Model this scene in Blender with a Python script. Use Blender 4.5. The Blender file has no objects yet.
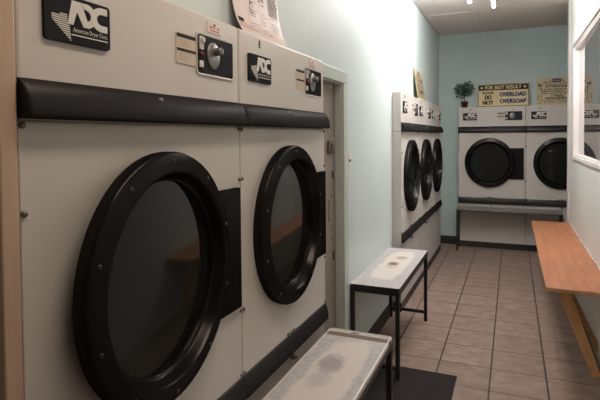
import bpy, bmesh, math, random
from mathutils import Vector, Matrix
random.seed(7)
SC = bpy.context.scene
COL = SC.collection
PI = math.pi

# ------------------------------------------------------------------ materials
def principled(name, color, rough=.5, metal=0., spec=.5, coat=0.):
    m = bpy.data.materials.new(name); m.use_nodes = True
    b = m.node_tree.nodes['Principled BSDF']
    b.inputs['Base Color'].default_value = (*color, 1)
    b.inputs['Roughness'].default_value = rough
    b.inputs['Metallic'].default_value = metal
    b.inputs['Specular IOR Level'].default_value = spec
    b.inputs['Coat Weight'].default_value = coat
    return m, m.node_tree, b

def mat(name, color, rough=.5, metal=0., var=.06, scale=6., bump=0., bscale=60., spec=.5, coat=0.):
    """Principled surface whose tone drifts with object-space noise."""
    m, t, b = principled(name, color, rough, metal, spec, coat)
    N, L = t.nodes, t.links
    tc = N.new('ShaderNodeTexCoord')
    nz = N.new('ShaderNodeTexNoise'); nz.inputs['Scale'].default_value = scale; nz.inputs['Detail'].default_value = 4
    L.new(tc.outputs['Object'], nz.inputs['Vector'])
    mx = N.new('ShaderNodeMix'); mx.data_type = 'RGBA'
    mx.inputs['A'].default_value = (*[c*(1-var) for c in color], 1)
    mx.inputs['B'].default_value = (*[min(1, c*(1+var)) for c in color], 1)
    L.new(nz.outputs['Fac'], mx.inputs['Factor']); L.new(mx.outputs['Result'], b.inputs['Base Color'])
    if bump:
        n2 = N.new('ShaderNodeTexNoise'); n2.inputs['Scale'].default_value = bscale
        L.new(tc.outputs['Object'], n2.inputs['Vector'])
        bp = N.new('ShaderNodeBump'); bp.inputs['Strength'].default_value = bump; bp.inputs['Distance'].default_value = .004
        L.new(n2.outputs['Fac'], bp.inputs['Height']); L.new(bp.outputs['Normal'], b.inputs['Normal'])
    return m

def math_node(t, op, a, b=None, c=None):
    n = t.nodes.new('ShaderNodeMath'); n.operation = op
    for i, v in enumerate((a, b, c)):
        if v is None: continue
        if isinstance(v, (int, float)): n.inputs[i].default_value = v
        else: t.links.new(v, n.inputs[i])
    return n.outputs[0]

def mixc(t, f, a, b):
    n = t.nodes.new('ShaderNodeMix'); n.data_type = 'RGBA'
    if isinstance(f, (int, float)): n.inputs['Factor'].default_value = f
    else: t.links.new(f, n.inputs['Factor'])
    for k, v in (('A', a), ('B', b)):
        if isinstance(v, tuple): n.inputs[k].default_value = (*v, 1)
        else: t.links.new(v, n.inputs[k])
    return n.outputs['Result']

def smooth(t, x, lo, hi):
    n = t.nodes.new('ShaderNodeMapRange'); n.interpolation_type = 'SMOOTHSTEP'
    t.links.new(x, n.inputs['Value'])
    n.inputs['From Min'].default_value = lo; n.inputs['From Max'].default_value = hi
    return n.outputs['Result']

def noise(t, vec, scale, detail=4, rough=.55):
    n = t.nodes.new('ShaderNodeTexNoise'); n.inputs['Scale'].default_value = scale
    n.inputs['Detail'].default_value = detail; n.inputs['Roughness'].default_value = rough
    t.links.new(vec, n.inputs['Vector']); return n.outputs['Fac']

def coords(t):
    tc = t.nodes.new('ShaderNodeTexCoord'); sp = t.nodes.new('ShaderNodeSeparateXYZ')
    t.links.new(tc.outputs['Object'], sp.inputs[0])
    return tc.outputs['Object'], sp.outputs[0], sp.outputs[1], sp.outputs[2]

def floor_material():
    m, t, b = principled('floor_tiles', (.3, .22, .18), .42, spec=.4)
    o, x, y, z = coords(t)
    g0, tg, ty, y0 = .4027, .306, .291, 2.953
    fx = math_node(t, 'FRACT', math_node(t, 'DIVIDE', math_node(t, 'SUBTRACT', x, g0-30*tg), tg))
    fy = math_node(t, 'FRACT', math_node(t, 'DIVIDE', math_node(t, 'SUBTRACT', y, y0-30*ty), ty))
    dx = math_node(t, 'ABSOLUTE', math_node(t, 'SUBTRACT', math_node(t, 'ABSOLUTE', math_node(t, 'SUBTRACT', fx, .5)), .5))
    dy = math_node(t, 'ABSOLUTE', math_node(t, 'SUBTRACT', math_node(t, 'ABSOLUTE', math_node(t, 'SUBTRACT', fy, .5)), .5))
    gx = math_node(t, 'SUBTRACT', 1, smooth(t, dx, .010, .021))
    gy = math_node(t, 'MULTIPLY', math_node(t, 'SUBTRACT', 1, smooth(t, dy, .009, .022)), .95)
    # tone per tile
    ix = math_node(t, 'FLOOR', math_node(t, 'DIVIDE', math_node(t, 'SUBTRACT', x, g0-30*tg), tg))
    iy = math_node(t, 'FLOOR', math_node(t, 'DIVIDE', math_node(t, 'SUBTRACT', y, y0-30*ty), ty))
    cb = t.nodes.new('ShaderNodeCombineXYZ'); t.links.new(ix, cb.inputs[0]); t.links.new(iy, cb.inputs[1])
    wn = t.nodes.new('ShaderNodeTexWhiteNoise'); t.links.new(cb.outputs[0], wn.inputs['Vector'])
    mp = t.nodes.new('ShaderNodeMapping'); mp.inputs['Scale'].default_value = (1, 1.4, 1)
    t.links.new(o, mp.inputs[0])
    n1 = smooth(t, noise(t, mp.outputs[0], 9, 6, .7), .35, .68)
    base = mixc(t, n1, (.235, .165, .135), (.335, .255, .215))
    base = mixc(t, math_node(t, 'MULTIPLY', wn.outputs['Value'], .25), base, (.20, .145, .115))
    c = mixc(t, gy, base, (.075, .050, .040))
    c = mixc(t, gx, c, (.035, .026, .022))
    t.links.new(c, b.inputs['Base Color'])
    gm = math_node(t, 'MAXIMUM', gx, gy)
    bp = t.nodes.new('ShaderNodeBump'); bp.inputs['Strength'].default_value = .35; bp.inputs['Distance'].default_value = .003
    bp.invert = True
    t.links.new(gm, bp.inputs['Height']); t.links.new(bp.outputs['Normal'], b.inputs['Normal'])
    return m

def panelled_wall(name, col, axis):
    m, t, b = principled(name, col, .5, spec=.35)
    o, x, y, z = coords(t)
    a = (x, y)[axis]
    f = math_node(t, 'FRACT', math_node(t, 'DIVIDE', math_node(t, 'ADD', a, 10), .1))
    d = math_node(t, 'ABSOLUTE', math_node(t, 'SUBTRACT', f, .5))
    g = math_node(t, 'SUBTRACT', 1, smooth(t, d, .0, .05))
    n = noise(t, o, 2.5)
    c = mixc(t, n, tuple(k*.94 for k in col), tuple(min(1, k*1.05) for k in col))
    c = mixc(t, math_node(t, 'MULTIPLY', g, .12), c, tuple(k*.6 for k in col))
    t.links.new(c, b.inputs['Base Color'])
    bp = t.nodes.new('ShaderNodeBump'); bp.inputs['Strength'].default_value = .25; bp.inputs['Distance'].default_value = .003
    bp.invert = True
    t.links.new(g, bp.inputs['Height']); t.links.new(bp.outputs['Normal'], b.inputs['Normal'])
    return m

def bench_top_material(name, L, W, spots, speck=.35, inner=(.40, .16), centre=(0, 0)):
    """Mottled grey laminate rubbed white in the middle, with stains. X across, Y along, origin at the middle of the top."""
    m, t, b = principled(name, (.5, .48, .48), .45, spec=.4)
    o, x, y, z = coords(t)
    fl = noise(t, o, 42, 3, .7)
    g = mixc(t, smooth(t, fl, .35, .68), (.44, .42, .43), (.56, .535, .54))
    wob = math_node(t, 'MULTIPLY', math_node(t, 'SUBTRACT', noise(t, o, 9, 5), .5), 1.5)
    ex = math_node(t, 'POWER', math_node(t, 'ABSOLUTE', math_node(t, 'DIVIDE', math_node(t, 'SUBTRACT', x, centre[0]), inner[1])), 3)
    ey = math_node(t, 'POWER', math_node(t, 'ABSOLUTE', math_node(t, 'DIVIDE', math_node(t, 'SUBTRACT', y, centre[1]), inner[0])), 4)
    e = math_node(t, 'ADD', math_node(t, 'ADD', ex, ey), wob)
    inn = math_node(t, 'SUBTRACT', 1, smooth(t, e, .55, 1.25))
    c = mixc(t, inn, g, (.70, .64, .60))
    for (sx, sy, rx, ry, col, amt) in spots:
        dx = math_node(t, 'POWER', math_node(t, 'DIVIDE', math_node(t, 'SUBTRACT', x, sx), rx), 2)
        dy = math_node(t, 'POWER', math_node(t, 'DIVIDE', math_node(t, 'SUBTRACT', y, sy), ry), 2)
        w2 = math_node(t, 'MULTIPLY', math_node(t, 'SUBTRACT', noise(t, o, 28, 4), .5), 1.6)
        s = math_node(t, 'SUBTRACT', 1, smooth(t, math_node(t, 'ADD', math_node(t, 'ADD', dx, dy), w2), .1, 1.1))
        c = mixc(t, math_node(t, 'MULTIPLY', s, amt), c, col)
    t.links.new(c, b.inputs['Base Color'])
    return m

def wood_material(name, c0, c1, scale, stretch, rough=.45):
    m, t, b = principled(name, c0, rough, spec=.35)
    o, x, y, z = coords(t)
    mp = t.nodes.new('ShaderNodeMapping'); mp.inputs['Scale'].default_value = stretch
    t.links.new(o, mp.inputs[0])
    n = noise(t, mp.outputs[0], scale, 6, .6)
    n2 = noise(t, o, 2.2, 3)
    c = mixc(t, smooth(t, n, .3, .7), c0, c1)
    c = mixc(t, math_node(t, 'MULTIPLY', smooth(t, n2, .4, .8), .35), c, tuple(k*.72 for k in c0))
    t.links.new(c, b.inputs['Base Color'])
    return m

def matte(name, col, gloss=.03, rough=.3, var=.2, scale=9.):
    """Dull dark coating: mostly diffuse with a faint sheen."""
    m = bpy.data.materials.new(name); m.use_nodes = True
    t = m.node_tree; N = t.nodes; N.clear()
    out = N.new('ShaderNodeOutputMaterial'); mx = N.new('ShaderNodeMixShader'); mx.inputs[0].default_value = gloss
    d = N.new('ShaderNodeBsdfDiffuse'); g = N.new('ShaderNodeBsdfGlossy'); g.inputs['Roughness'].default_value = rough
    g.inputs['Color'].default_value = (.9, .88, .86, 1)
    tc = N.new('ShaderNodeTexCoord')
    c = mixc(t, noise(t, tc.outputs['Object'], scale), tuple(k*(1-var) for k in col), tuple(k*(1+var) for k in col))
    t.links.new(c, d.inputs['Color'])
    t.links.new(d.outputs[0], mx.inputs[1]); t.links.new(g.outputs[0], mx.inputs[2]); t.links.new(mx.outputs[0], out.inputs[0])
    return m

def emission(name, col, s):
    m = bpy.data.materials.new(name); m.use_nodes = True
    t = m.node_tree; t.nodes.clear()
    e = t.nodes.new('ShaderNodeEmission'); o = t.nodes.new('ShaderNodeOutputMaterial')
    nz = t.nodes.new('ShaderNodeTexNoise'); nz.inputs['Scale'].default_value = .5
    e.inputs['Color'].default_value = (*col, 1); e.inputs['Strength'].default_value = s
    t.links.new(e.outputs[0], o.inputs[0]); return m

def pane_material():
    """Clear pane in front of a dark back room: mirrors strongly, slightly hazy."""
    m = bpy.data.materials.new('reflecting_window_pane'); m.use_nodes = True
    t = m.node_tree; N = t.nodes; N.clear()
    out = N.new('ShaderNodeOutputMaterial'); mx = N.new('ShaderNodeMixShader')
    g = N.new('ShaderNodeBsdfGlossy'); g.inputs['Roughness'].default_value = .015
    g.inputs['Color'].default_value = (.88, .85, .86, 1)
    d = N.new('ShaderNodeBsdfDiffuse'); d.inputs['Color'].default_value = (.16, .15, .155, 1)
    nz = N.new('ShaderNodeTexNoise'); nz.inputs['Scale'].default_value = 3
    mr = N.new('ShaderNodeMapRange'); mr.inputs['To Min'].default_value = .82; mr.inputs['To Max'].default_value = .9
    t.links.new(nz.outputs['Fac'], mr.inputs['Value']); t.links.new(mr.outputs[0], mx.inputs[0])
    t.links.new(d.outputs[0], mx.inputs[1]); t.links.new(g.outputs[0], mx.inputs[2]); t.links.new(mx.outputs[0], out.inputs[0])
    return m

M = dict(
    enamel=mat('cream_enamel', (.62, .585, .55), .42, var=.04, scale=3, bump=.03, bscale=180),
    enamel_low=mat('cream_enamel_lower', (.56, .53, .51), .38, var=.05, scale=3),
    vinyl=matte('black_vinyl', (.018, .017, .019), .022, .42),
    door=matte('black_door_paint', (.008, .0075, .0075), .016, .22),
    glass=mat('smoked_door_glass', (.012, .013, .012), .06, var=.15, scale=2, spec=.3),
    plate=matte('black_plate', (.016, .016, .020), .02, .3),
    white=mat('print_white', (.72, .70, .66), .5, var=.03),
    silver=mat('brushed_metal', (.24, .23, .22), .45, 1., var=.08, scale=30),
    screw=mat('dull_screw', (.22, .19, .16), .4, .8, var=.2, scale=40),
    card=mat('aged_card', (.62, .52, .41), .6, var=.08, scale=30),
    ink=mat('dark_ink', (.014, .012, .014), .6, var=.1, spec=.2),
    red=mat('red_ink', (.62, .10, .12), .6, var=.1),
    sticker=mat('pale_sticker', (.74, .66, .60), .5, var=.04),
    green=mat('green_label', (.04, .10, .06), .5, var=.1),
    lamp_red=mat('red_lens', (.16, .01, .02), .2, var=.1),
    black_metal=mat('black_steel', (.014, .013, .013), .42, var=.25, scale=20),
    kick=mat('black_kick', (.02, .018, .018), .5, var=.2),
    mint=panelled_wall('mint_panelling', (.60, .685, .685), 1),
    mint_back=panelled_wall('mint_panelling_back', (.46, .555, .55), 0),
    partition=mat('partition_paint', (.66, .66, .63), .5, var=.05, scale=3),
    trim=mat('white_gloss_trim', (.76, .72, .70), .35, var=.03),
    ceil=mat('ceiling_board', (.74, .67, .63), .7, var=.06, scale=4, bump=.15, bscale=120),
    casing=mat('mint_gloss_casing', (.52, .57, .53), .4, var=.06, scale=7),
    slab=mat('beige_metal_door', (.25, .21, .18), .45, var=.12, scale=9),
    tanwood=wood_material('tan_post', (.52, .37, .27), (.60, .44, .33), 8, (3, 3, .25)),
    greenwall=mat('dull_green_wall', (.33, .33, .25), .6, var=.06),
    ply=wood_material('varnished_plywood', (.31, .120, .057), (.41, .178, .092), 5, (5, .5, 1), .5),
    ply_edge=wood_material('plywood_edge', (.42, .22, .10), (.60, .36, .18), 20, (.4, .4, 6), .5),
    pine=wood_material('pine_board', (.66, .38, .17), (.78, .47, .22), 7, (6, 6, .6), .45),
    mat=mat('charcoal_mat', (.030, .026, .027), .95, var=.5, scale=90, bump=.5, bscale=260, spec=.1),
    cream=mat('sign_cream', (.66, .55, .30), .5, var=.05, scale=10),
    blue=mat('navy_ink', (.022, .022, .13), .6, var=.1, spec=.2),
    tan=mat('plaque_tan', (.54, .44, .27), .5, var=.06, scale=12),
    tan_hi=mat('plaque_tan_light', (.60, .50, .31), .5, var=.05, scale=12),
    brown_ink=mat('brown_ink', (.035, .024, .022), .6, var=.1, spec=.2),
    grey_ink=mat('grey_ink', (.36, .30, .30), .5, var=.1),
    paper=mat('pink_paper', (.72, .60, .56), .40, var=.03, scale=6),
    pink=mat('pink_print', (.75, .42, .42), .35, var=.1),
    pot=mat('maroon_pot', (.10, .022, .028), .45, var=.15),
    leaf=mat('dark_leaf', (.022, .055, .034), .5, var=.5, scale=30),
    twig=mat('brown_twig', (.05, .035, .022), .7, var=.2),
    tape=mat('brown_tape', (.15, .09, .055), .5, var=.08, scale=20),
    white_edge=mat('white_rim', (.66, .63, .59), .4, var=.05),
    tube=emission('fluorescent_tube', (1., .965, .935), 114),
    housing=mat('light_housing', (.8, .78, .75), .4, var=.02),
    taupe=mat('taupe_channel', (.27, .23, .22), .4, var=.05),
    grey_rim=mat('grey_rim', (.20, .185, .18), .5, var=.1),
    caulk=mat('white_caulk', (.75, .70, .64), .6, var=.05),
)
M['floor'] = floor_material()
M['pane'] = pane_material()

# ------------------------------------------------------------------ mesh helpers
def merge(dst, src, mi=0, smooth_faces=False, mtx=None):
    src.verts.index_update()
    vs = [dst.verts.new((mtx @ v.co) if mtx else v.co) for v in src.verts]
    for f in src.faces:
        try:
            nf = dst.faces.new([vs[v.index] for v in f.verts])
            nf.material_index = mi; nf.smooth = f.smooth or smooth_faces
        except ValueError:
            pass
    src.free()

def add_box(bm, x0, x1, y0, y1, z0, z1, bev=0., mi=0, seg=2, mtx=None):
    t = bmesh.new(); bmesh.ops.create_cube(t, size=1)
    for v in t.verts:
        v.co = Vector(((x0+x1)/2+v.co.x*(x1-x0), (y0+y1)/2+v.co.y*(y1-y0), (z0+z1)/2+v.co.z*(z1-z0)))
    if bev: bmesh.ops.bevel(t, geom=t.edges[:], offset=bev, segments=seg, profile=.5, affect='EDGES')
    merge(bm, t, mi, False, mtx)

def add_prism(bm, pts, y0, y1, mi=0, mtx=None, sm=False):
    """polygon in XZ pushed from y0 (front) to y1."""
    n = len(pts)
    A = [bm.verts.new(mtx @ Vector((p[0], y0, p[1])) if mtx else (p[0], y0, p[1])) for p in pts]
    B = [bm.verts.new(mtx @ Vector((p[0], y1, p[1])) if mtx else (p[0], y1, p[1])) for p in pts]
    fs = [bm.faces.new(A), bm.faces.new(B[::-1])]
    for i in range(n):
        f = bm.faces.new((A[i], B[i], B[(i+1) % n], A[(i+1) % n])); f.smooth = sm; fs.append(f)
    for f in fs: f.material_index = mi

def rrect(x0, x1, z0, z1, r, n=5):
    out = []
    for cx, cz, a0 in ((x1-r, z1-r, 0), (x0+r, z1-r, 90), (x0+r, z0+r, 180), (x1-r, z0+r, 270)):
        for k in range(n+1):
            a = math.radians(a0+90*k/n); out.append((cx+r*math.cos(a), cz+r*math.sin(a)))
    return out

def add_rrect(bm, x0, x1, z0, z1, r, y0, y1, mi=0): add_prism(bm, rrect(x0, x1, z0, z1, r), y0, y1, mi)

def add_lathe(bm, cx, cz, prof, seg=64, mi=0, cap0=False, cap1=False, sx=1., sz=1.):
    """profile of (radius, y) turned about the Y axis through (cx, cz)."""
    rings = []
    for r, y in prof:
        rings.append([bm.verts.new((cx+sx*r*math.cos(2*PI*k/seg), y, cz+sz*r*math.sin(2*PI*k/seg))) for k in range(seg)])
    for a, b in zip(rings, rings[1:]):
        for k in range(seg):
            f = bm.faces.new((a[k], a[(k+1) % seg], b[(k+1) % seg], b[k])); f.smooth = True; f.material_index = mi
    if cap0: bm.faces.new(rings[0]).material_index = mi
    if cap1: bm.faces.new(rings[-1][::-1]).material_index = mi

def add_tube(bm, p, q, r, seg=12, mi=0, r2=None):
    p, q = Vector(p), Vector(q); d = (q-p).normalized()
    u = d.orthogonal().normalized(); w = d.cross(u); r2 = r if r2 is None else r2
    A = [bm.verts.new(p+r*(u*math.cos(2*PI*k/seg)+w*math.sin(2*PI*k/seg))) for k in range(seg)]
    B = [bm.verts.new(q+r2*(u*math.cos(2*PI*k/seg)+w*math.sin(2*PI*k/seg))) for k in range(seg)]
    for k in range(seg):
        f = bm.faces.new((A[k], A[(k+1) % seg], B[(k+1) % seg], B[k])); f.smooth = True; f.material_index = mi
    bm.faces.new(A[::-1]).material_index = mi; bm.faces.new(B).material_index = mi

_txt = {}
def text_shape(s, bold=0.):
    key = (s, bold)
    if key not in _txt:
        cu = bpy.data.curves.new('lettering', 'FONT'); cu.body = s; cu.size = 1; cu.offset = bold
        cu.resolution_u = 3
        ob = bpy.data.objects.new('lettering', cu); COL.objects.link(ob)
        dg = bpy.context.evaluated_depsgraph_get(); dg.update()
        me = bpy.data.meshes.new_from_object(ob.evaluated_get(dg))
        vs = [v.co.copy() for v in me.vertices]; fs = [tuple(p.vertices) for p in me.polygons]
        bpy.data.objects.remove(ob); bpy.data.curves.remove(cu); bpy.data.meshes.remove(me)
        _txt[key] = (vs, fs)
    return _txt[key]

def add_text(bm, s, x0, x1, z0, z1, y, mi, bold=0.):
    if bold:                                   # heavier strokes: the word struck five times a hair apart
        d = bold*(z1-z0)
        for k, (dx, dz) in enumerate(((0, 0), (d, 0), (-d, 0), (0, d*.6), (0, -d*.6))):
            add_text(bm, s, x0+d+dx, x1-d+dx, z0+d*.6+dz, z1-d*.6+dz, y-k*.00005, mi)
        return
    vs, fs = text_shape(s)
    ax, bx = min(v.x for v in vs), max(v.x for v in vs); az, bz = min(v.y for v in vs), max(v.y for v in vs)
    V = [bm.verts.new((x0+(v.x-ax)/(bx-ax)*(x1-x0), y, z0+(v.y-az)/(bz-az)*(z1-z0))) for v in vs]
    for f in fs:
        try: bm.faces.new([V[i] for i in f]).material_index = mi
        except ValueError: pass

def add_quad(bm, x0, x1, z0, z1, y, mi):
    f = bm.faces.new([bm.verts.new(c) for c in ((x0, y, z0), (x1, y, z0), (x1, y, z1), (x0, y, z1))]); f.material_index = mi

def obj(name, bm, mats, parent=None, label=None):
    me = bpy.data.meshes.new(name)
    bmesh.ops.recalc_face_normals(bm, faces=bm.faces[:])
    bm.to_mesh(me); bm.free()
    for m in (mats if isinstance(mats, (list, tuple)) else [mats]): me.materials.append(M[m] if isinstance(m, str) else m)
    o = bpy.data.objects.new(name, me); COL.objects.link(o)
    if parent: o.parent = parent
    if label: o['label'] = label
    return o

def thing(name, label, cat, loc=(0, 0, 0), rz=0., group=None):
    o = bpy.data.objects.new(name, None); COL.objects.link(o); o.empty_display_size = .1
    o.location = loc; o.rotation_euler = (0, 0, rz); o['label'] = label; o['category'] = cat
    if group: o['group'] = group
    return o

def tag(o, label, cat, group=None):
    o['label'] = label; o['category'] = cat
    if group: o['group'] = group
    return o

def struct(name, bm, mats, label=None, parent=None):
    o = obj(name, bm, mats, parent)
    if not parent:
        o['kind'] = 'structure'
        if label: o['label'] = label
    return o

def dup(root, loc, rz, label):
    def cp(o, par):
        c = o.copy(); COL.objects.link(c)
        if par: c.parent = par
        for ch in o.children: cp(ch, c)
        return c
    r = cp(root, None); r.location = loc; r.rotation_euler = (0, 0, rz); r['label'] = label
    return r

# ------------------------------------------------------------------ geometry of the place
XW, XR, YB, YW, ZC = -.078, 1.341, 6.754, 6.853, 2.772
DW, DH, DSX = .80, 1.80, .95

# ---- setting
b = bmesh.new(); add_box(b, -1.2, 3.0, -2.2, 7.1, -.08, 0); struct('floor', b, 'floor', 'brown square tiles with dark grout lines')
b = bmesh.new(); add_box(b, -1.2, 3.0, -2.2, 7.1, ZC, ZC+.08); struct('ceiling', b, 'ceil', 'beige ceiling board')
b = bmesh.new()
add_box(b, XW-.16, XW, .588, 2.36, 0, ZC); add_box(b, XW-.16, XW, 2.36, 2.735, 1.76, ZC); add_box(b, XW-.16, XW, 2.735, YW, 0, ZC)
struct('wall_left', b, 'mint', 'pale mint panelled left wall')
b = bmesh.new(); add_box(b, -.25, -.03, -2.1, .588, 0, ZC); struct('wall_entrance', b, 'greenwall', 'dull green wall at left frame edge')
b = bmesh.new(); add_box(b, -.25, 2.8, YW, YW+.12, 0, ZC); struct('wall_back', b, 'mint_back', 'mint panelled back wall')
b = bmesh.new(); add_box(b, -.25, 3.0, -2.2, -2.1, 0, ZC); struct('wall_front', b, 'partition')
b = bmesh.new(); add_box(b, 2.7, 2.8, -2.1, YW, 0, ZC); struct('wall_side', b, 'partition')
WY0, WY1, WZ0, WZ1 = 3.45, 5.10, 1.25, 2.212
b = bmesh.new()
add_box(b, XR, XR+.12, WY1, 5.70, 0, ZC); add_box(b, XR, XR+.12, -2.1, WY0, 0, ZC)
add_box(b, XR, XR+.12, WY0, WY1, 0, WZ0); add_box(b, XR, XR+.12, WY0, WY1, WZ1, ZC)
struct('wall_right', b, 'partition', 'off-white partition on the right')
b = bmesh.new(); add_box(b, XR-.006, XR, 5.52, 5.70, 0, ZC, .002); struct('trim_2', b, 'trim', 'white trim board at end of the partition')
b = bmesh.new(); add_box(b, -.03, .006, .588, .624, 0, ZC, .004); struct('trim_1', b, 'tanwood', 'tan wooden trim strip left of the dryers')
b = bmesh.new(); add_box(b, XW, XW+.012, 2.80, 4.015, 0, .105, .003); struct('baseboard_left', b, 'kick')
b = bmesh.new(); add_box(b, XW, .176, YW-.012, YW, 0, .105, .003); struct('baseboard_back', b, 'kick')
b = bmesh.new()
add_box(b, XW, .465, 5.665, 5.70, ZC-.006, ZC, .002); add_box(b, .452, .470, 5.70, YW, ZC-.004, ZC, .001)
struct('trim_3', b, 'ceil', 'thin cover strip on the ceiling seam')
b = bmesh.new(); add_box(b, XW, XW+.012, 2.8, YW, ZC-.014, ZC, .003); struct('trim_4', b, 'casing', 'thin strip where left wall meets ceiling')
# white caulk where bench meets the partition
b = bmesh.new()
yy = 3.6
while yy < 5.4:
    l = random.uniform(.05, .3); add_box(b, XR-.006, XR, yy, yy+l, .575, .575+random.uniform(.008, .016), .002); yy += l+random.uniform(0, .08)
struct('trim_5', b, 'caulk', 'white filler along the wall above the bench')

# ---- window in the partition
wr = bpy.data.objects.new('window_1', None); COL.objects.link(wr); wr['kind'] = 'structure'; wr['label'] = 'white framed window in the partition reflecting the dryers'
b = bmesh.new(); add_box(b, -.003, .003, -.84, .825, WZ0, WZ1); pn = obj('window_pane', b, 'pane', wr); pn.location = (1.3625, (WY0+WY1)/2, 0); pn.rotation_euler = (0, 0, -.0155)
b = bmesh.new()
for y0, y1, z0, z1 in ((WY1-.004, WY1+.03, WZ0-.03, WZ1), (WY0-.03, WY0+.004, WZ0-.03, WZ1)):
    add_box(b, XR-.012, XR, y0, y1, z0, z1, .003)
add_box(b, XR-.008, XR, WY0-.03, WY1+.004, WZ1, WZ1+.012, .002)
add_box(b, XR-.016, XR, WY0-.03, WY1+.03, WZ0-.034, WZ0, .004)
obj('window_casing', b, 'trim', wr)
b = bmesh.new(); add_box(b, XR-.018, XR, WY0-.03, WY1+.03, WZ1+.012, WZ1+.034, .003); obj('window_header', b, 'taupe', wr)
b = bmesh.new()
add_box(b, XR, 1.385, WY1-.008, WY1, WZ0, WZ1, .001);
add_box(b, XR, 1.39, WY0, WY0+.012, WZ0, WZ1, .001)
add_box(b, XR, 1.39, WY0, WY1, WZ0, WZ0+.014, .003); add_box(b, XR, 1.39, WY0, WY1, WZ1-.014, WZ1, .003)
obj('window_jamb', b, 'trim', wr)

# ---- doorway in the left wall
dr = bpy.data.objects.new('door_1', None); COL.objects.link(dr); dr['kind'] = 'structure'; dr['label'] = 'beige metal door in a pale mint frame beyond the near dryers'
b = bmesh.new(); add_box(b, -.155, -.116, 2.36, 2.735, 0, 1.76); obj('door_panel', b, 'slab', dr)
b = bmesh.new()
add_box(b, -.116, XW+.001, 2.715, 2.737, 0, 1.745, .002)
add_box(b, XW, XW+.016, 2.722, 2.795, 0, 1.745, .004); add_box(b, XW, XW+.008, 2.795, 2.808, 0, 1.745, .002)
add_box(b, XW, XW+.016, 2.30, 2.795, 1.745, 1.815, .004); add_box(b, -.116, XW, 2.36, 2.737, 1.738, 1.76, .002)
obj('door_frame', b, 'casing', dr)
b = bmesh.new()
add_box(b, -.116, -.098, 2.585, 2.655, 1.345, 1.42, .004); add_box(b, -.098, -.088, 2.60, 2.63, 1.36, 1.405, .004)
obj('rim_lock', b, 'screw', dr)
b = bmesh.new()
add_box(b, -.116, -.110, 2.60, 2.625, .965, 1.09, .002); obj('strike_plate', b, 'slab', dr)
b = bmesh.new()
add_box(b, -.117, -.114, 2.662, 2.683, 1.205, 1.245); add_box(b, -.117, -.114, 2.662, 2.683, .735, .785)
obj('latch_hole', b, 'ink', dr)
for z in (1.42, 1.10, .93, .86, .60, .52):
    b = bmesh.new(); add_tube(b, (-.117, 2.64, z), (-.112, 2.64, z), .005, 8); obj('screw', b, 'screw', dr)

sw = thing('light_switch', 'small white light switch on the left wall beside the door frame', 'switch', (XW, 2.838, 1.30))
b = bmesh.new(); add_box(b, 0, .012, -.018, .018, -.042, .042, .004); obj('switch_plate', b, 'trim', sw)
b = bmesh.new(); add_box(b, .010, .018, -.006, .006, -.012, .004, .002); obj('toggle', b, 'ink', sw)

# ---- dryers
def logo_mesh():
    bm = bmesh.new(); x0, z1, w, h = .058, 1.7275, .168, .0945
    add_rrect(bm, x0, x0+w, z1-h, z1, .008, -.006, .002, 0)
    def P(u, v): return (x0+u*w, z1-v*h)
    cnt = [0]
    def poly(pts):
        cnt[0] += 1; add_prism(bm, [P(*p) for p in pts], -.0071-.000012*cnt[0], -.0055, 1)
    # A : two slanting strokes
    poly([(.315, .60), (.40, .60), (.455, .32), (.47, .08), (.385, .08)])
    poly([(.43, .08), (.525, .08), (.655, .60), (.555, .60), (.455, .30)])
    # D : bowl sharing the A stroke
    def arc(cx, cz, ro, ri, a0, a1, n=10, sy=1.6):
        for k in range(n):
            t0, t1 = math.radians(a0+(a1-a0)*k/n), math.radians(a0+(a1-a0)*(k+1)/n)
            poly([(cx+ro*math.cos(t0), cz-ro*sy*math.sin(t0)), (cx+ro*math.cos(t1), cz-ro*sy*math.sin(t1)),
                  (cx+ri*math.cos(t1), cz-ri*sy*math.sin(t1)), (cx+ri*math.cos(t0), cz-ri*sy*math.sin(t0))])
    arc(.60, .34, .165, .075, -80, 85)
    poly([(.53, .08), (.62, .08), (.62, .21), (.565, .21)])
    # C : thick ring open to the right
    arc(.85, .34, .172, .078, 90, 270, 14)
    poly([(.849, .065), (.945, .065), (.945, .215), (.849, .215)]); poly([(.849, .465), (.945, .465), (.945, .615), (.849, .615)])
    # hatched arrow head
    A, B, C, D = (.09, .42), (.33, .40), (.36, .95), (.09, .56)
    edges = [(A, B), (B, C), (C, D), (D, A)]
    v = .41
    while v < .94:
        xs = []
        for p, q in edges:
            if (p[1]-v)*(q[1]-v) < 0: xs.append(p[0]+(q[0]-p[0])*(v-p[1])/(q[1]-p[1]))
        if len(xs) == 2:
            a, c = sorted(xs); c = min(c, .31 if v < .62 else 1)
            if c-a > .01: poly([(a, v), (c, v), (c, v+.024), (a, v+.024)])
        v += .043
    a, c = P(.395, .775), P(.945, .65)
    add_text(bm, 'American Dryer Corp.', a[0], c[0], a[1], c[1], -.0073, 1)
    poly([(.37, .80), (.945, .80), (.945, .825), (.37, .825)])
    return bm

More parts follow.
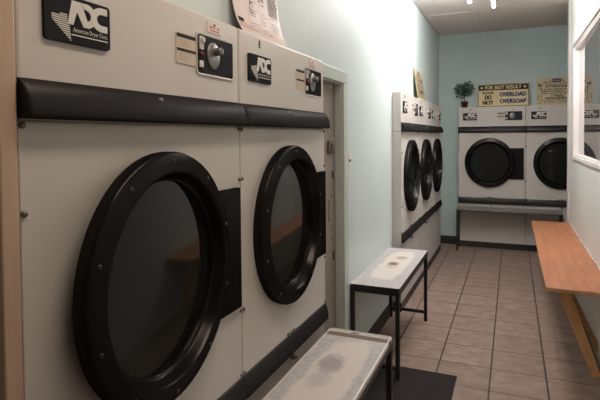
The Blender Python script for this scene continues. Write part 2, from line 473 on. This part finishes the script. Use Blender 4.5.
def band_mesh(z0, z1, out):
    bm = bmesh.new(); n = 8; pts = []
    h = z1-z0
    prof = [(0, z0), (-out*.86, z0+.001), (-out*.96, z0+.004), (-out, z0+h*.1), (-out*.97, z0+h*.3), (-out*.84, z0+h*.55), (-out*.60, z0+h*.78), (-out*.30, z0+h*.93), (-out*.06, z1), (0, z1)]
    xs = [(.001, .75), (.006, .94), (.014, 1), (.786, 1), (.794, .94), (.799, .75)]
    rings = []
    for x, s in xs: rings.append([bm.verts.new((x, y*s, (z-(z0+h/2))*(.94+.06*s)+z0+h/2)) for y, z in prof])
    for a, c in zip(rings, rings[1:]):
        for k in range(len(prof)-1):
            f = bm.faces.new((a[k], c[k], c[k+1], a[k+1])); f.smooth = True
    bm.faces.new(rings[0]); bm.faces.new(rings[-1][::-1])
    return bm

def make_dryer(depth, label, group):
    t = thing('tumble_dryer', label, 'tumble dryer', (0, 0, 0), 0, group)
    b = bmesh.new()
    add_box(b, .0015, DW-.0015, 0, depth, .642, 1.474, .003)
    add_box(b, .0015, DW-.0015, .001, depth, 1.474, DH, .009, 0, 3)
    add_box(b, .004, DW-.004, .004, depth, .566, .643, .002)
    obj('cabinet', b, 'enamel', t)
    b = bmesh.new(); add_box(b, .003, DW-.003, .003, depth, .074, .566, .003); obj('lower_panel', b, 'enamel_low', t)
    b = bmesh.new(); add_box(b, .001, DW-.001, .004, depth, 0, .074, .003); obj('kick_plate', b, 'kick', t)
    obj('upper_band', band_mesh(1.478, 1.553, .034), 'vinyl', t)
    obj('lower_band', band_mesh(.566, .642, .018), 'vinyl', t)
    # keyhole rivet in the band
    b = bmesh.new(); add_lathe(b, .375, 1.534, [(.006, -.016), (.006, -.0255), (.003, -.0275)], 12, cap1=True); obj('rivet', b, 'silver', t)
    # door
    cx, cz = .378, 1.094
    b = bmesh.new()
    prof = [(.311, 0), (.3125, -.010), (.3125, -.027), (.310, -.033), (.305, -.036), (.285, -.039), (.266, -.0445), (.2605, -.0445),
            (.2575, -.041), (.255, -.030), (.247, -.016), (.2455, -.0105), (.2405, -.010), (.2395, -.006), (.2385, .000)]
    add_lathe(b, cx, cz, prof, 96, sx=DSX)
    d = obj('door', b, 'door', t)
    b = bmesh.new(); add_lathe(b, cx, cz, [(.0005, -.0045), (.08, -.0042), (.16, -.003), (.2395, -.001)], 96, cap0=True, sx=DSX); obj('door_glass', b, 'glass', d)
    for k in range(10):
        a = math.radians(18+36*k); b = bmesh.new()
        add_lathe(b, cx+.289*DSX*math.cos(a), cz+.289*math.sin(a), [(.006, -.034), (.006, -.0395), (.0035, -.042)], 12, cap1=True)
        obj('bolt', b, 'black_metal', d)
    b = bmesh.new(); add_rrect(b, .60, .777, .888, 1.278, .006, -.014, 0.0005)
    for z in (.92, 1.02, 1.15, 1.25): add_lathe(b, .690, z, [(.006, -.013), (.006, -.017), (.003, -.019)], 10, cap1=True)
    obj('hinge_plate', b, 'door', t)
    obj('logo_plate', logo_mesh(), ['plate', 'white'], t, 'black plate with white lettering')
    # control panel
    b = bmesh.new()
    X0, X1, Z0, Z1 = .563, .757, 1.626, 1.737
    out, inn = rrect(X0-.006, X1+.006, Z0-.006, Z1+.006, .012), rrect(X0, X1, Z0, Z1, .009)
    O = [b.verts.new((p[0], 0, p[1])) for p in out]; O2 = [b.verts.new((p[0], -.004, p[1])) for p in rrect(X0-.004, X1+.004, Z0-.004, Z1+.004, .011)]
    I = [b.verts.new((p[0], -.003, p[1])) for p in inn]; n = len(out)
    for A, B in ((O, O2), (O2, I)):
        for i in range(n): b.faces.new((A[i], A[(i+1) % n], B[(i+1) % n], B[i])).material_index = 1
    add_prism(b, inn, -.002, .002, 0)
    cp = obj('control_panel', b, ['plate', 'enamel'], t, 'black recessed control panel')
    b = bmesh.new(); add_lathe(b, .644, 1.683, [(.033, -.002), (.033, -.005), (.030, -.0065), (.001, -.0068)], 40, sz=1.22); obj('dial_plate', b, 'silver', cp)
    b = bmesh.new(); add_lathe(b, .655, 1.697, [(.0125, -.006), (.0115, -.024), (.010, -.0265), (.001, -.027)], 24); add_box(b, .6535, .6565, -.029, -.026, 1.688, 1.706)
    obj('timer_knob', b, 'silver', cp)
    b = bmesh.new(); add_rrect(b, .571, .589, 1.694, 1.731, .004, -.007, -.001); add_box(b, .574, .586, -.016, -.006, 1.713, 1.727, .003); obj('rocker_switch', b, 'white', cp)
    b = bmesh.new(); add_lathe(b, .581, 1.680, [(.009, -.001), (.009, -.006), (.006, -.010), (.001, -.011)], 16); obj('indicator_lamp', b, 'lamp_red', cp)
    b = bmesh.new(); add_box(b, .571, .590, -.006, -.001, 1.642, 1.662, .002); obj('push_button', b, 'white', cp)
    b = bmesh.new()
    add_rrect(b, .468, .556, 1.642, 1.724, .004, -.0015, .001, 0)
    add_quad(b, .470, .556, 1.712, 1.7225, -.0020, 1); add_quad(b, .470, .556, 1.675, 1.683, -.0020, 1)
    for k in range(3):
        add_quad(b, .476, .476+random.uniform(.04, .07), 1.704-k*.007, 1.7055-k*.007, -.0020, 2)
        add_quad(b, .476, .476+random.uniform(.03, .07), 1.668-k*.007, 1.6695-k*.007, -.0020, 2)
    obj('instruction_card', b, ['card', 'ink', 'grey_ink'], t)
    b = bmesh.new(); add_rrect(b, .618, .690, 1.752, 1.784, .003, -.0012, .001, 0)
    for x0 in (.628, .645, .668): add_quad(b, x0, x0+.013, 1.766, 1.771, -.0018, 1)
    add_quad(b, .630, .680, 1.757, 1.7605, -.0018, 1); add_quad(b, .648, .660, 1.774, 1.779, -.0018, 2)
    obj('notice_sticker', b, ['sticker', 'red', 'ink'], t)
    b = bmesh.new(); add_box(b, .142, .155, -.002, .001, 1.757, 1.782, .001)
    for k in range(2): add_quad(b, .1455, .1515, 1.760+k*.011, 1.768+k*.011, -.0025, 1)
    obj('number_label', b, ['green', 'card'], t)
    b = bmesh.new(); add_box(b, .352, .425, -.006, .001, .647, .655, .002); add_box(b, .358, .368, -.010, -.004, .645, .657, .001); add_box(b, .409, .419, -.010, -.004, .645, .657, .001)
    obj('door_catch', b, 'screw', t)
    b = bmesh.new(); add_lathe(b, .40, .545, [(.012, .003), (.012, -.010), (.009, -.014), (.001, -.0145)], 16); add_box(b, .394, .406, -.024, -.013, .540, .55, .002)
    obj('panel_lock', b, 'screw', t)
    for x in (.0085, DW-.0085):
        for z in (1.466, 1.303, .867, .652):
            b = bmesh.new(); add_lathe(b, x, z, [(.0066, .001), (.0066, -.004), (.004, -.007), (.0005, -.0072)], 10); obj('screw', b, 'screw', t)
    return t

Y0 = 1.4274-DW
G = 'front loading tumble dryers'
near = make_dryer(-XW, 'large cream tumble dryer nearest the camera, beside the tan trim strip', G)
near.location = (0, Y0, 0); near.rotation_euler = (0, 0, PI/2)
dup(near, (0, Y0+DW, 0), PI/2, 'cream tumble dryer under the curled pink poster, just before the doorway')
YF = 4.019; WF = .8
for k, s in enumerate(('first dryer of the far left row, its cream side panel showing, behind the stained bench',
                       'middle dryer of the three in the far left row',
                       'last dryer of the far left row, next to the back corner')):
    dup(near, (0, YF+k*WF, 0), PI/2, s)
back = make_dryer(YW-YB, 'cream tumble dryer on the back wall beneath the potted plant and overload sign', G)
back.location = (.179, YB, 0)
dup(back, (.179+DW, YB, 0), 0, 'cream tumble dryer on the back wall partly hidden by the white partition, beneath the plaque')

# the nearest dryer's door stands a touch off its latch
for ch in near.children:
    if ch.name.split('.')[0] == 'door':
        a = .055; p = Vector((.675, -.006, 0)); rm = Matrix.Rotation(a, 3, 'Z')
        ch.location = p-rm@p; ch.rotation_euler = (0, 0, a)

# ---- metal benches with laminate tops
def make_bench(label, loc, rz, L, W, H, topmat, tape=False, round_corner=.012, rim='black_metal', fh=.028, lw=.025, group='metal framed laminate benches'):
    t = thing('laminate_bench', label, 'bench', loc, rz, group)
    b = bmesh.new()
    pts = rrect(-W/2, W/2, -L/2, L/2, round_corner)
    # slab lying flat: polygon in XY
    fl = Matrix(((1, 0, 0, 0), (0, 0, 1, 0), (0, -1, 0, H), (0, 0, 0, 1)))
    def flat(pts, z0, z1, mi):
        A = [b.verts.new((p[0], p[1], z1)) for p in pts]; B = [b.verts.new((p[0], p[1], z0)) for p in pts]
        b.faces.new(A).material_index = mi; b.faces.new(B[::-1]).material_index = mi
        for i in range(len(pts)): b.faces.new((A[i], B[i], B[(i+1) % len(pts)], A[(i+1) % len(pts)])).material_index = 1
    flat(pts, -.018, 0, 0)
    tp = obj('bench_top', b, [topmat, rim], t); tp.location = (0, 0, H)
    if tape:
        b = bmesh.new(); add_box(b, -W/2-.001, W/2+.001, L/2-.078, L/2-.040, H-.015, H+.0012, .0006); obj('tape_strip', b, 'tape', t, 'brown tape across the top')
        b = bmesh.new()
        q = rrect(-W/2, W/2, -L/2, L/2, round_corner); q2 = rrect(-W/2+.007, W/2-.007, -L/2+.007, L/2-.007, max(.004, round_corner-.007))
        o1 = [b.verts.new((p[0], p[1], H+.0004)) for p in q]; o2 = [b.verts.new((p[0], p[1], H+.0025)) for p in q2]
        o3 = [b.verts.new((p[0]*.985, p[1]*.996, H+.0004)) for p in q2]; n = len(q)
        for A, B in ((o1, o2), (o2, o3)):
            for i in range(n): b.faces.new((A[i], A[(i+1) % n], B[(i+1) % n], B[i]))
        obj('edge_rim', b, 'white_edge', t)
    b = bmesh.new()
    for x in (-W/2, W/2-.022): add_box(b, x, x+.022, -L/2, L/2, H-.018-fh, H-.0185, .002)
    for y in (-L/2, L/2-.022): add_box(b, -W/2+.02, W/2-.02, y, y+.022, H-.018-fh, H-.0185, .002)
    obj('bench_frame', b, 'black_metal', t)
    for x in (-W/2+.001, W/2-.001-lw):
        for y in (-L/2+.001, L/2-.001-lw):
            b = bmesh.new(); add_box(b, x, x+lw, y, y+lw, 0, H-.03, .003); obj('leg', b, 'black_metal', t)
    for y in (-L/2+.006, L/2-.022):
        b = bmesh.new(); add_box(b, -W/2+.02, W/2-.02, y, y+.016, .06, .082, .002); obj('stretcher', b, 'black_metal', t)
    return t

brown = (.15, .075, .03); dusk = (.33, .29, .32)
m1 = bench_top_material('stained_laminate', 1.05, .30, [(-.01, .03, .045, .065, brown, .95), (.01, .22, .05, .06, (.30, .25, .21), .75), (-.005, -.05, .05, .06, (.5, .45, .41), .7)], inner=(.41, .095), centre=(.0, .03))
make_bench('grey topped bench with brown stains against the mint wall, beyond the doorway', (.0735, 3.388, 0), 0, 1.052, .30, .55, m1)
m2 = bench_top_material('rubbed_laminate', 1.06, .29, [(-.02, .18, .06, .10, dusk, .85), (-.02, .05, .05, .09, (.50, .46, .46), .7), (-.02, .505, .028, .012, (.16, .10, .05), 1.)], inner=(.48, .098), centre=(.008, -.04))
make_bench('laminate bench with brown tape across its end, in front of the nearest dryers', (.1935, 1.635, 0), 0, 1.06, .293, .55, m2, tape=True, round_corner=.022, rim='white_edge')
m3 = mat('grey_laminate', (.27, .25, .245), .5, var=.2, scale=14)
make_bench('long grey topped bench along the back wall dryers', (.775, 6.592, 0), PI/2, 1.185, .27, .53, m3, rim='grey_rim', fh=.012, lw=.018)

# ---- wooden bench on diagonal braces
wb = thing('wooden_bench', 'orange-brown plywood bench fixed along the right partition', 'bench', (1.17, 4.3, 0))
b = bmesh.new(); add_box(b, 1.003-1.17, XR-.0065-1.17, 3.105-4.3, 5.50-4.3, .556, .579, .003)
for f in b.faces: f.material_index = 0 if f.normal.z > .7 else 1
b.normal_update()
for f in b.faces: f.material_index = 0 if abs(f.normal.z) > .7 else 1
obj('bench_top', b, ['ply', 'ply_edge'], wb)
def brace(y, th, xt, xb, w, zb=0, zt=.556):
    bm = bmesh.new()
    pts = [(xt-1.17, zt), (xt+w*1.5-1.17, zt), (xb+w-1.17, zb), (xb-1.17, zb)]
    add_prism(bm, pts, y-4.3, y+th-4.3, 0); return bm
obj('brace', brace(3.36, .05, 1.055, 1.266, .05, 0, .556), 'pine', wb, 'diagonal pine board')
obj('brace', brace(5.15, .045, 1.055, 1.265, .045), 'pine', wb, 'diagonal pine board')
b = bmesh.new(); add_box(b, 1.30-1.17, XR-.001-1.17, 3.42-4.3, 5.45-4.3, .50, .556, .003); obj('wall_batten', b, 'pine', wb)
b = bmesh.new(); add_prism(b, [(1.105-1.17, .556), (1.135-1.17, .556), (1.305-1.17, .18), (1.305-1.17, .11)], 3.42-4.3, 3.45-4.3); obj('wall_strut', b, 'ply_edge', wb)

# ---- floor mat
b = bmesh.new()
add_box(b, .02, .526, .9, 3.05, 0.0005, .009, .003)
tag(obj('floor_mat', b, 'mat'), 'charcoal rubber-backed mat on the tiles beside the taped bench', 'mat')

# ---- potted plant on the back dryer
pl = thing('potted_plant', 'small dark leafy plant in a maroon pot standing on the back dryer', 'plant', (.252, 6.80, DH))
b = bmesh.new()
rings = [(.034, 0), (.044, .068), (.047, .069), (.048, .082), (.043, .083), (.042, .076), (.001, .074)]
R = [[b.verts.new((r*math.cos(2*PI*k/24), r*math.sin(2*PI*k/24), z)) for k in range(24)] for r, z in rings]
for A, B in zip(R, R[1:]):
    for k in range(24): b.faces.new((A[k], A[(k+1) % 24], B[(k+1) % 24], B[k])).smooth = True
b.faces.new(R[0][::-1]); obj('pot', b, 'pot', pl)
b = bmesh.new(); add_tube(b, (0, 0, .07), (-.006, .0, .16), .006, 8, 0, .005)
tips = []
for k in range(16):
    a = 2*PI*k/16+random.uniform(-.3, .3); rr = random.uniform(.03, .12)
    tip = Vector((rr*math.cos(a)-.005, .35*rr*math.sin(a)-.012, random.uniform(.17, .34))); tips.append(tip)
    add_tube(b, (-.006, 0, .13+random.uniform(0, .05)), tip, .003, 6, 0, .0015)
obj('stem', b, 'twig', pl)
b = bmesh.new()
for k in range(420):
    while True:
        q = Vector((random.uniform(-1, 1), random.uniform(-1, 1), random.uniform(-1, 1)))
        if q.length < 1 and (q.length > .35): break
    c = Vector((q.x*.133-.004+.018*q.z, q.y*.045-.008, .235+q.z*.112+.02*math.sin(5*q.x)))
    if c.z < .17 and abs(q.x) < .5 and random.random() < .7: continue
    d = Vector((random.gauss(0, 1), random.gauss(0, .5), random.gauss(0, 1))).normalized()
    s = d.orthogonal().normalized(); s.rotate(Matrix.Rotation(random.uniform(0, 6.28), 3, d))
    l, w = random.uniform(.018, .032), random.uniform(.006, .011)
    vs = [b.verts.new(c-d*l/2), b.verts.new(c+s*w), b.verts.new(c+d*l/2), b.verts.new(c-s*w)]
    b.faces.new(vs)
obj('foliage', b, 'leaf', pl)

# ---- signs on the back dryers (flat boards tipped against the wall)
def lean(o, loc, ang, rz=0.):
    o.location = loc; o.rotation_euler = (-ang, 0, rz); return o
b = bmesh.new(); W, H = .602, .302
add_box(b, 0, W, 0, .008, 0, H, .001, 0)
add_quad(b, .006, W-.006, .004, H-.006, -.0006, 3)
for z0, z1 in ((.004, .012), (H-.012, H-.007)): add_quad(b, .007, W-.007, z0, z1, -.0010, 4)
for x0, x1 in ((.006, .012), (W-.012, W-.006)): add_quad(b, x0, x1, .006, H-.006, -.0011, 4)
add_quad(b, .014, W-.014, .215, .285, -.0014, 1)
add_text(b, 'FOR BEST RESULT', .085, W-.085, .229, .273, -.0022, 2, .05)
for cx in (.048, W-.048):
    pts = [(cx+(.018 if k % 2 == 0 else .012)*math.cos(PI*k/6), .250+(.018 if k % 2 == 0 else .012)*math.sin(PI*k/6)) for k in range(12)]
    add_prism(b, pts, -.0024, -.0015, 2)
add_text(b, 'PLEASE', .058, .195, .166, .198, -.0018, 1, .075)
add_text(b, 'DO', .085, .170, .093, .155, -.0018, 1, .075)
add_text(b, 'NOT', .060, .192, .026, .083, -.0018, 1, .075)
add_quad(b, .2335, .2355, .03, .20, -.0018, 5)
add_text(b, 'OVERLOAD', .262, .572, .128, .186, -.0018, 6, .075)
add_text(b, 'OVERSOAP', .262, .572, .040, .098, -.0018, 6, .075)
s = tag(obj('notice_board', b, ['cream', 'ink', 'cream', 'cream', 'brown_ink', 'grey_ink', 'blue']), 'cream and black FOR BEST RESULT notice about overload and oversoap, on the back dryer', 'sign')
lean(s, (.412, 6.772, DH+.001), .20)

def plaque_mesh(W, H):
    bm = bmesh.new()
    add_box(bm, 0, W, 0, .006, 0, H, .001, 0)
    add_quad(bm, .058, W-.058, .062, H-.085, -.0008, 1)
    def stroke(pts, w=.005):
        for p, q in zip(pts, pts[1:]):
            p, q = Vector(p), Vector(q); d = (q-p)
            if d.length < 1e-6: continue
            n = Vector((-d.y, d.x)).normalized()*w/2; e = d.normalized()*w*.3
            f = bm.faces.new([bm.verts.new((c.x, -.0013, c.y)) for c in (p-e+n, p-e-n, q+e-n, q+e+n)]); f.material_index = 2
    x0, x1, z0, z1 = .058, W-.058, .062, H-.085
    stroke([(x0, z0), (x0, z1)], .006); stroke([(x1, z0), (x1, z1)], .006); stroke([(x0, z1), (x1, z1)]); stroke([(x0, z0), (x1, z0)])
    def curl(cx, cz, r, a0, a1, w=.005): stroke([(cx+r*(1-.4*k/14)*math.cos(math.radians(a0+(a1-a0)*k/14)), cz+r*(1-.4*k/14)*math.sin(math.radians(a0+(a1-a0)*k/14))) for k in range(15)], w)
    for sx in (1, -1):
        X = (lambda v: v) if sx == 1 else (lambda v: W-v)
        A = (lambda a: a) if sx == 1 else (lambda a: 180-a)
        curl(X(.034), H-.095, .022, A(80), A(420)); curl(X(.036), H-.150, .022, A(120), A(-120)); curl(X(.034), .090, .024, A(60), A(300))
        curl(X(.09), H-.066, .020, A(0), A(190)); curl(X(.036), .040, .022, A(180), A(420))
        stroke([(X(.075), H-.06), (X(.13), H-.070), (X(.16), H-.055), (X(.19), H-.04)]); stroke([(X(.016), .06), (X(.016), .12), (X(.03), .13)], .004)
        for k in range(4): curl(X(.095+k*.032), .036, .014, A(0), A(250), .004)
        pts = [(X(.034)+.013*math.cos(PI*k/6), H-.092+.013*math.sin(PI*k/6)) for k in range(12)]
        add_prism(bm, pts, -.0018, -.001, 3)
    add_prism(bm, rrect(W/2-.045, W/2+.045, H-.062, H-.022, .010), -.0018, -.001, 3)
    stroke([(W/2-.085, H-.058), (W/2-.045, H-.02), (W/2, H-.012), (W/2+.045, H-.02), (W/2+.085, H-.058)])
    for dx in (-.022, 0, .022): add_prism(bm, rrect(W/2+dx-.006, W/2+dx+.006, H-.050, H-.034, .004), -.0024, -.0016, 4)
    def line(s, half, z, h, bold): add_text(bm, s, W/2-half, W/2+half, z, z+h, -.0018, 2, bold)
    line('ATTENTION', .128, H-.128, .032, .08)
    line('WE WILL DISPOSE OF ALL', .150, H-.158, .019, .075)
    line('SERVICE WASHINGS THAT', .158, H-.184, .019, .075)
    line('NOT COLLECTED AFTER', .150, H-.210, .019, .075)
    line('2 WEEKS', .075, H-.243, .024, .08)
    line('MANAGEMENT', .130, .072, .027, .08)
    return bm
PM = ['tan', 'tan_hi', 'brown_ink', 'blue', 'tan_hi']
q = tag(obj('plaque', plaque_mesh(.445, .345), PM), 'tan scroll bordered ATTENTION plaque on the back dryer beside the partition', 'plaque')
lean(q, (1.098, 6.776, DH+.001), .17)
q = tag(obj('plaque', plaque_mesh(.42, .31), PM), 'tan plaque leaning on the left wall above the far left dryers', 'plaque')
q.location = (-.022, 4.967, DH+.001)
q.rotation_mode = 'QUATERNION'
q.rotation_quaternion = (Matrix.Rotation(PI/2, 3, 'Z') @ Matrix.Rotation(-.15, 3, 'X')).to_quaternion()

# ---- curled poster on the near dryers
b = bmesh.new()
PW = .376
curve = [(-.016, 0), (-.028, .018), (-.042, .045), (-.053, .08), (-.062, .125), (-.068, .18), (-.071, .25), (-.072, .36), (-.073, .50)]
acc = [0]
for p, q2 in zip(curve, curve[1:]): acc.append(acc[-1]+math.hypot(q2[0]-p[0], q2[1]-p[1]))
LT = acc[-1]
def sheet(s, t, off=0.):
    t = min(max(t, 0), LT-1e-6)
    for i in range(len(acc)-1):
        if acc[i] <= t <= acc[i+1]:
            k = (t-acc[i])/(acc[i+1]-acc[i]); p, r = curve[i], curve[i+1]
            tx, tz = r[0]-p[0], r[1]-p[1]; l = math.hypot(tx, tz)
            return Vector((p[0]+k*tx+off*tz/l, 1.490+s, DH+.001+p[1]+k*tz-off*tx/l))
NS, NT = 6, 40
grid = [[b.verts.new(sheet(PW*i/NS, LT*j/NT)) for i in range(NS+1)] for j in range(NT+1)]
for j in range(NT):
    for i in range(NS): b.faces.new((grid[j][i], grid[j][i+1], grid[j+1][i+1], grid[j+1][i])).smooth = True
def bar(s0, s1, t0, t1, mi, off=.0012):
    n = max(1, int((t1-t0)/.012))
    for k in range(n):
        a, c = t0+(t1-t0)*k/n, t0+(t1-t0)*(k+1)/n
        b.faces.new([b.verts.new(sheet(s, t, off)) for s, t in ((s0, a), (s1, a), (s1, c), (s0, c))]).material_index = mi
for x in (.098, .192, .272): bar(x, x+.0015, .03, LT-.02, 1)
for col, (a, c) in enumerate(((.012, .092), (.104, .186), (.198, .266), (.280, .366))):
    t = .05 if col else .07
    while t < LT-.03:
        dense = col == 3 and t > .12
        if dense: bar(a, c-random.uniform(0, .012), t, t+.0035, 2); t += .0075
        else:
            if random.random() < .55: bar(a+.004, c-random.uniform(.005, .04), t, t+.003, 1)
            t += .011
    for t in (.16, .31, .43):
        if col < 3: bar(a+.002, a+.014, t, t+.012, 3)
for t in (.028, .040): bar(.01, .10, t, t+.006, 4)
bar(.11, .16, .030, .035, 4); bar(.20, .235, .030, .034, 4); bar(.012, .05, .05, .066, 2); bar(.24, .252, .028, .038, 3)
def ring(s, t, r, mi, w=.003):
    n = 14
    for k in range(n-2):
        a0, a1 = 2*PI*k/n, 2*PI*(k+1)/n
        b.faces.new([b.verts.new(sheet(s+q*math.cos(a), t+q*1.4*math.sin(a), .0014)) for q, a in ((r, a0), (r, a1), (r-w, a1), (r-w, a0))]).material_index = mi
ring(.135, .125, .016, 2); ring(.230, .20, .014, 2); ring(.150, .26, .016, 2); ring(.06, .24, .016, 2); ring(.235, .165, .010, 2)
poster = obj('curled_poster', b, ['paper', 'grey_ink', 'ink', 'red', 'pink'])
tag(poster, 'curled pinkish instruction poster standing on the near dryers against the wall', 'poster')

# ---- ceiling light (two bare tubes)
cl = thing('ceiling_light', 'bare twin tube fluorescent light on the ceiling', 'light', (.56, 4.22, ZC))
b = bmesh.new(); add_box(b, -.045, .045, -.72, .72, -.05, 0, .006); add_box(b, -.12, .13, -.70, -.66, -.05, 0, .004); add_box(b, -.12, .13, .66, .70, -.05, 0, .004); obj('light_housing', b, 'housing', cl)
for x, z, e in ((-.10, -.105, .62), (.105, -.150, .70)):
    b = bmesh.new(); add_tube(b, (x, -.68, z), (x, e, z), .014, 16); tb = obj('tube', b, 'tube', cl)
    for y in (-.70, e):
        c = bmesh.new(); add_box(c, x-.014, x+.014, y-.008+(.014 if y > 0 else -.014), y+.008+(.014 if y > 0 else -.014), z-.016, -.045, .003); obj('lampholder', c, 'housing', cl)

# lamp over the entrance, behind and above the camera
def area(name, loc, rot, sx, sy, power, col):
    l = bpy.data.lights.new(name, 'AREA'); l.shape = 'RECTANGLE'; l.size = sx; l.size_y = sy; l.energy = power; l.color = col
    o = bpy.data.objects.new(name, l); COL.objects.link(o); o.location = loc; o.rotation_euler = rot; return o
area('entrance_lamp', (.62, 1.0, ZC-.03), (0, 0, 0), .25, 1.2, 14, (1., .82, .67))

w = bpy.data.worlds.new('room_world'); SC.world = w; w.use_nodes = True
w.node_tree.nodes['Background'].inputs[0].default_value = (.8, .8, .85, 1); w.node_tree.nodes['Background'].inputs[1].default_value = .02

# ---- camera
yaw, pitch, roll, f = .4048, .0297, -.0088, 497.06
fw = Vector((-math.sin(yaw)*math.cos(pitch), math.cos(yaw)*math.cos(pitch), -math.sin(pitch)))
rt = Vector((math.cos(yaw), math.sin(yaw), 0)); up = rt.cross(fw)
rt, up = rt*math.cos(roll)+up*math.sin(roll), -rt*math.sin(roll)+up*math.cos(roll)
cd = bpy.data.cameras.new('camera'); cam = bpy.data.objects.new('camera', cd); COL.objects.link(cam)
mw = Matrix((rt, up, -fw)).transposed().to_4x4(); mw.translation = Vector((.82482, 0, 1.43984)); cam.matrix_world = mw
cd.sensor_width = 36; cd.sensor_fit = 'HORIZONTAL'; cd.lens = f*36/600; cd.shift_x = .0009; cd.shift_y = -(200-151.77)/600
cd.clip_start = .02
SC.camera = cam
SC.view_settings.view_transform = 'Standard'; SC.view_settings.look = 'None'; SC.view_settings.exposure = 0
SC.cycles.use_denoising = True
SC.cycles.max_bounces = 8
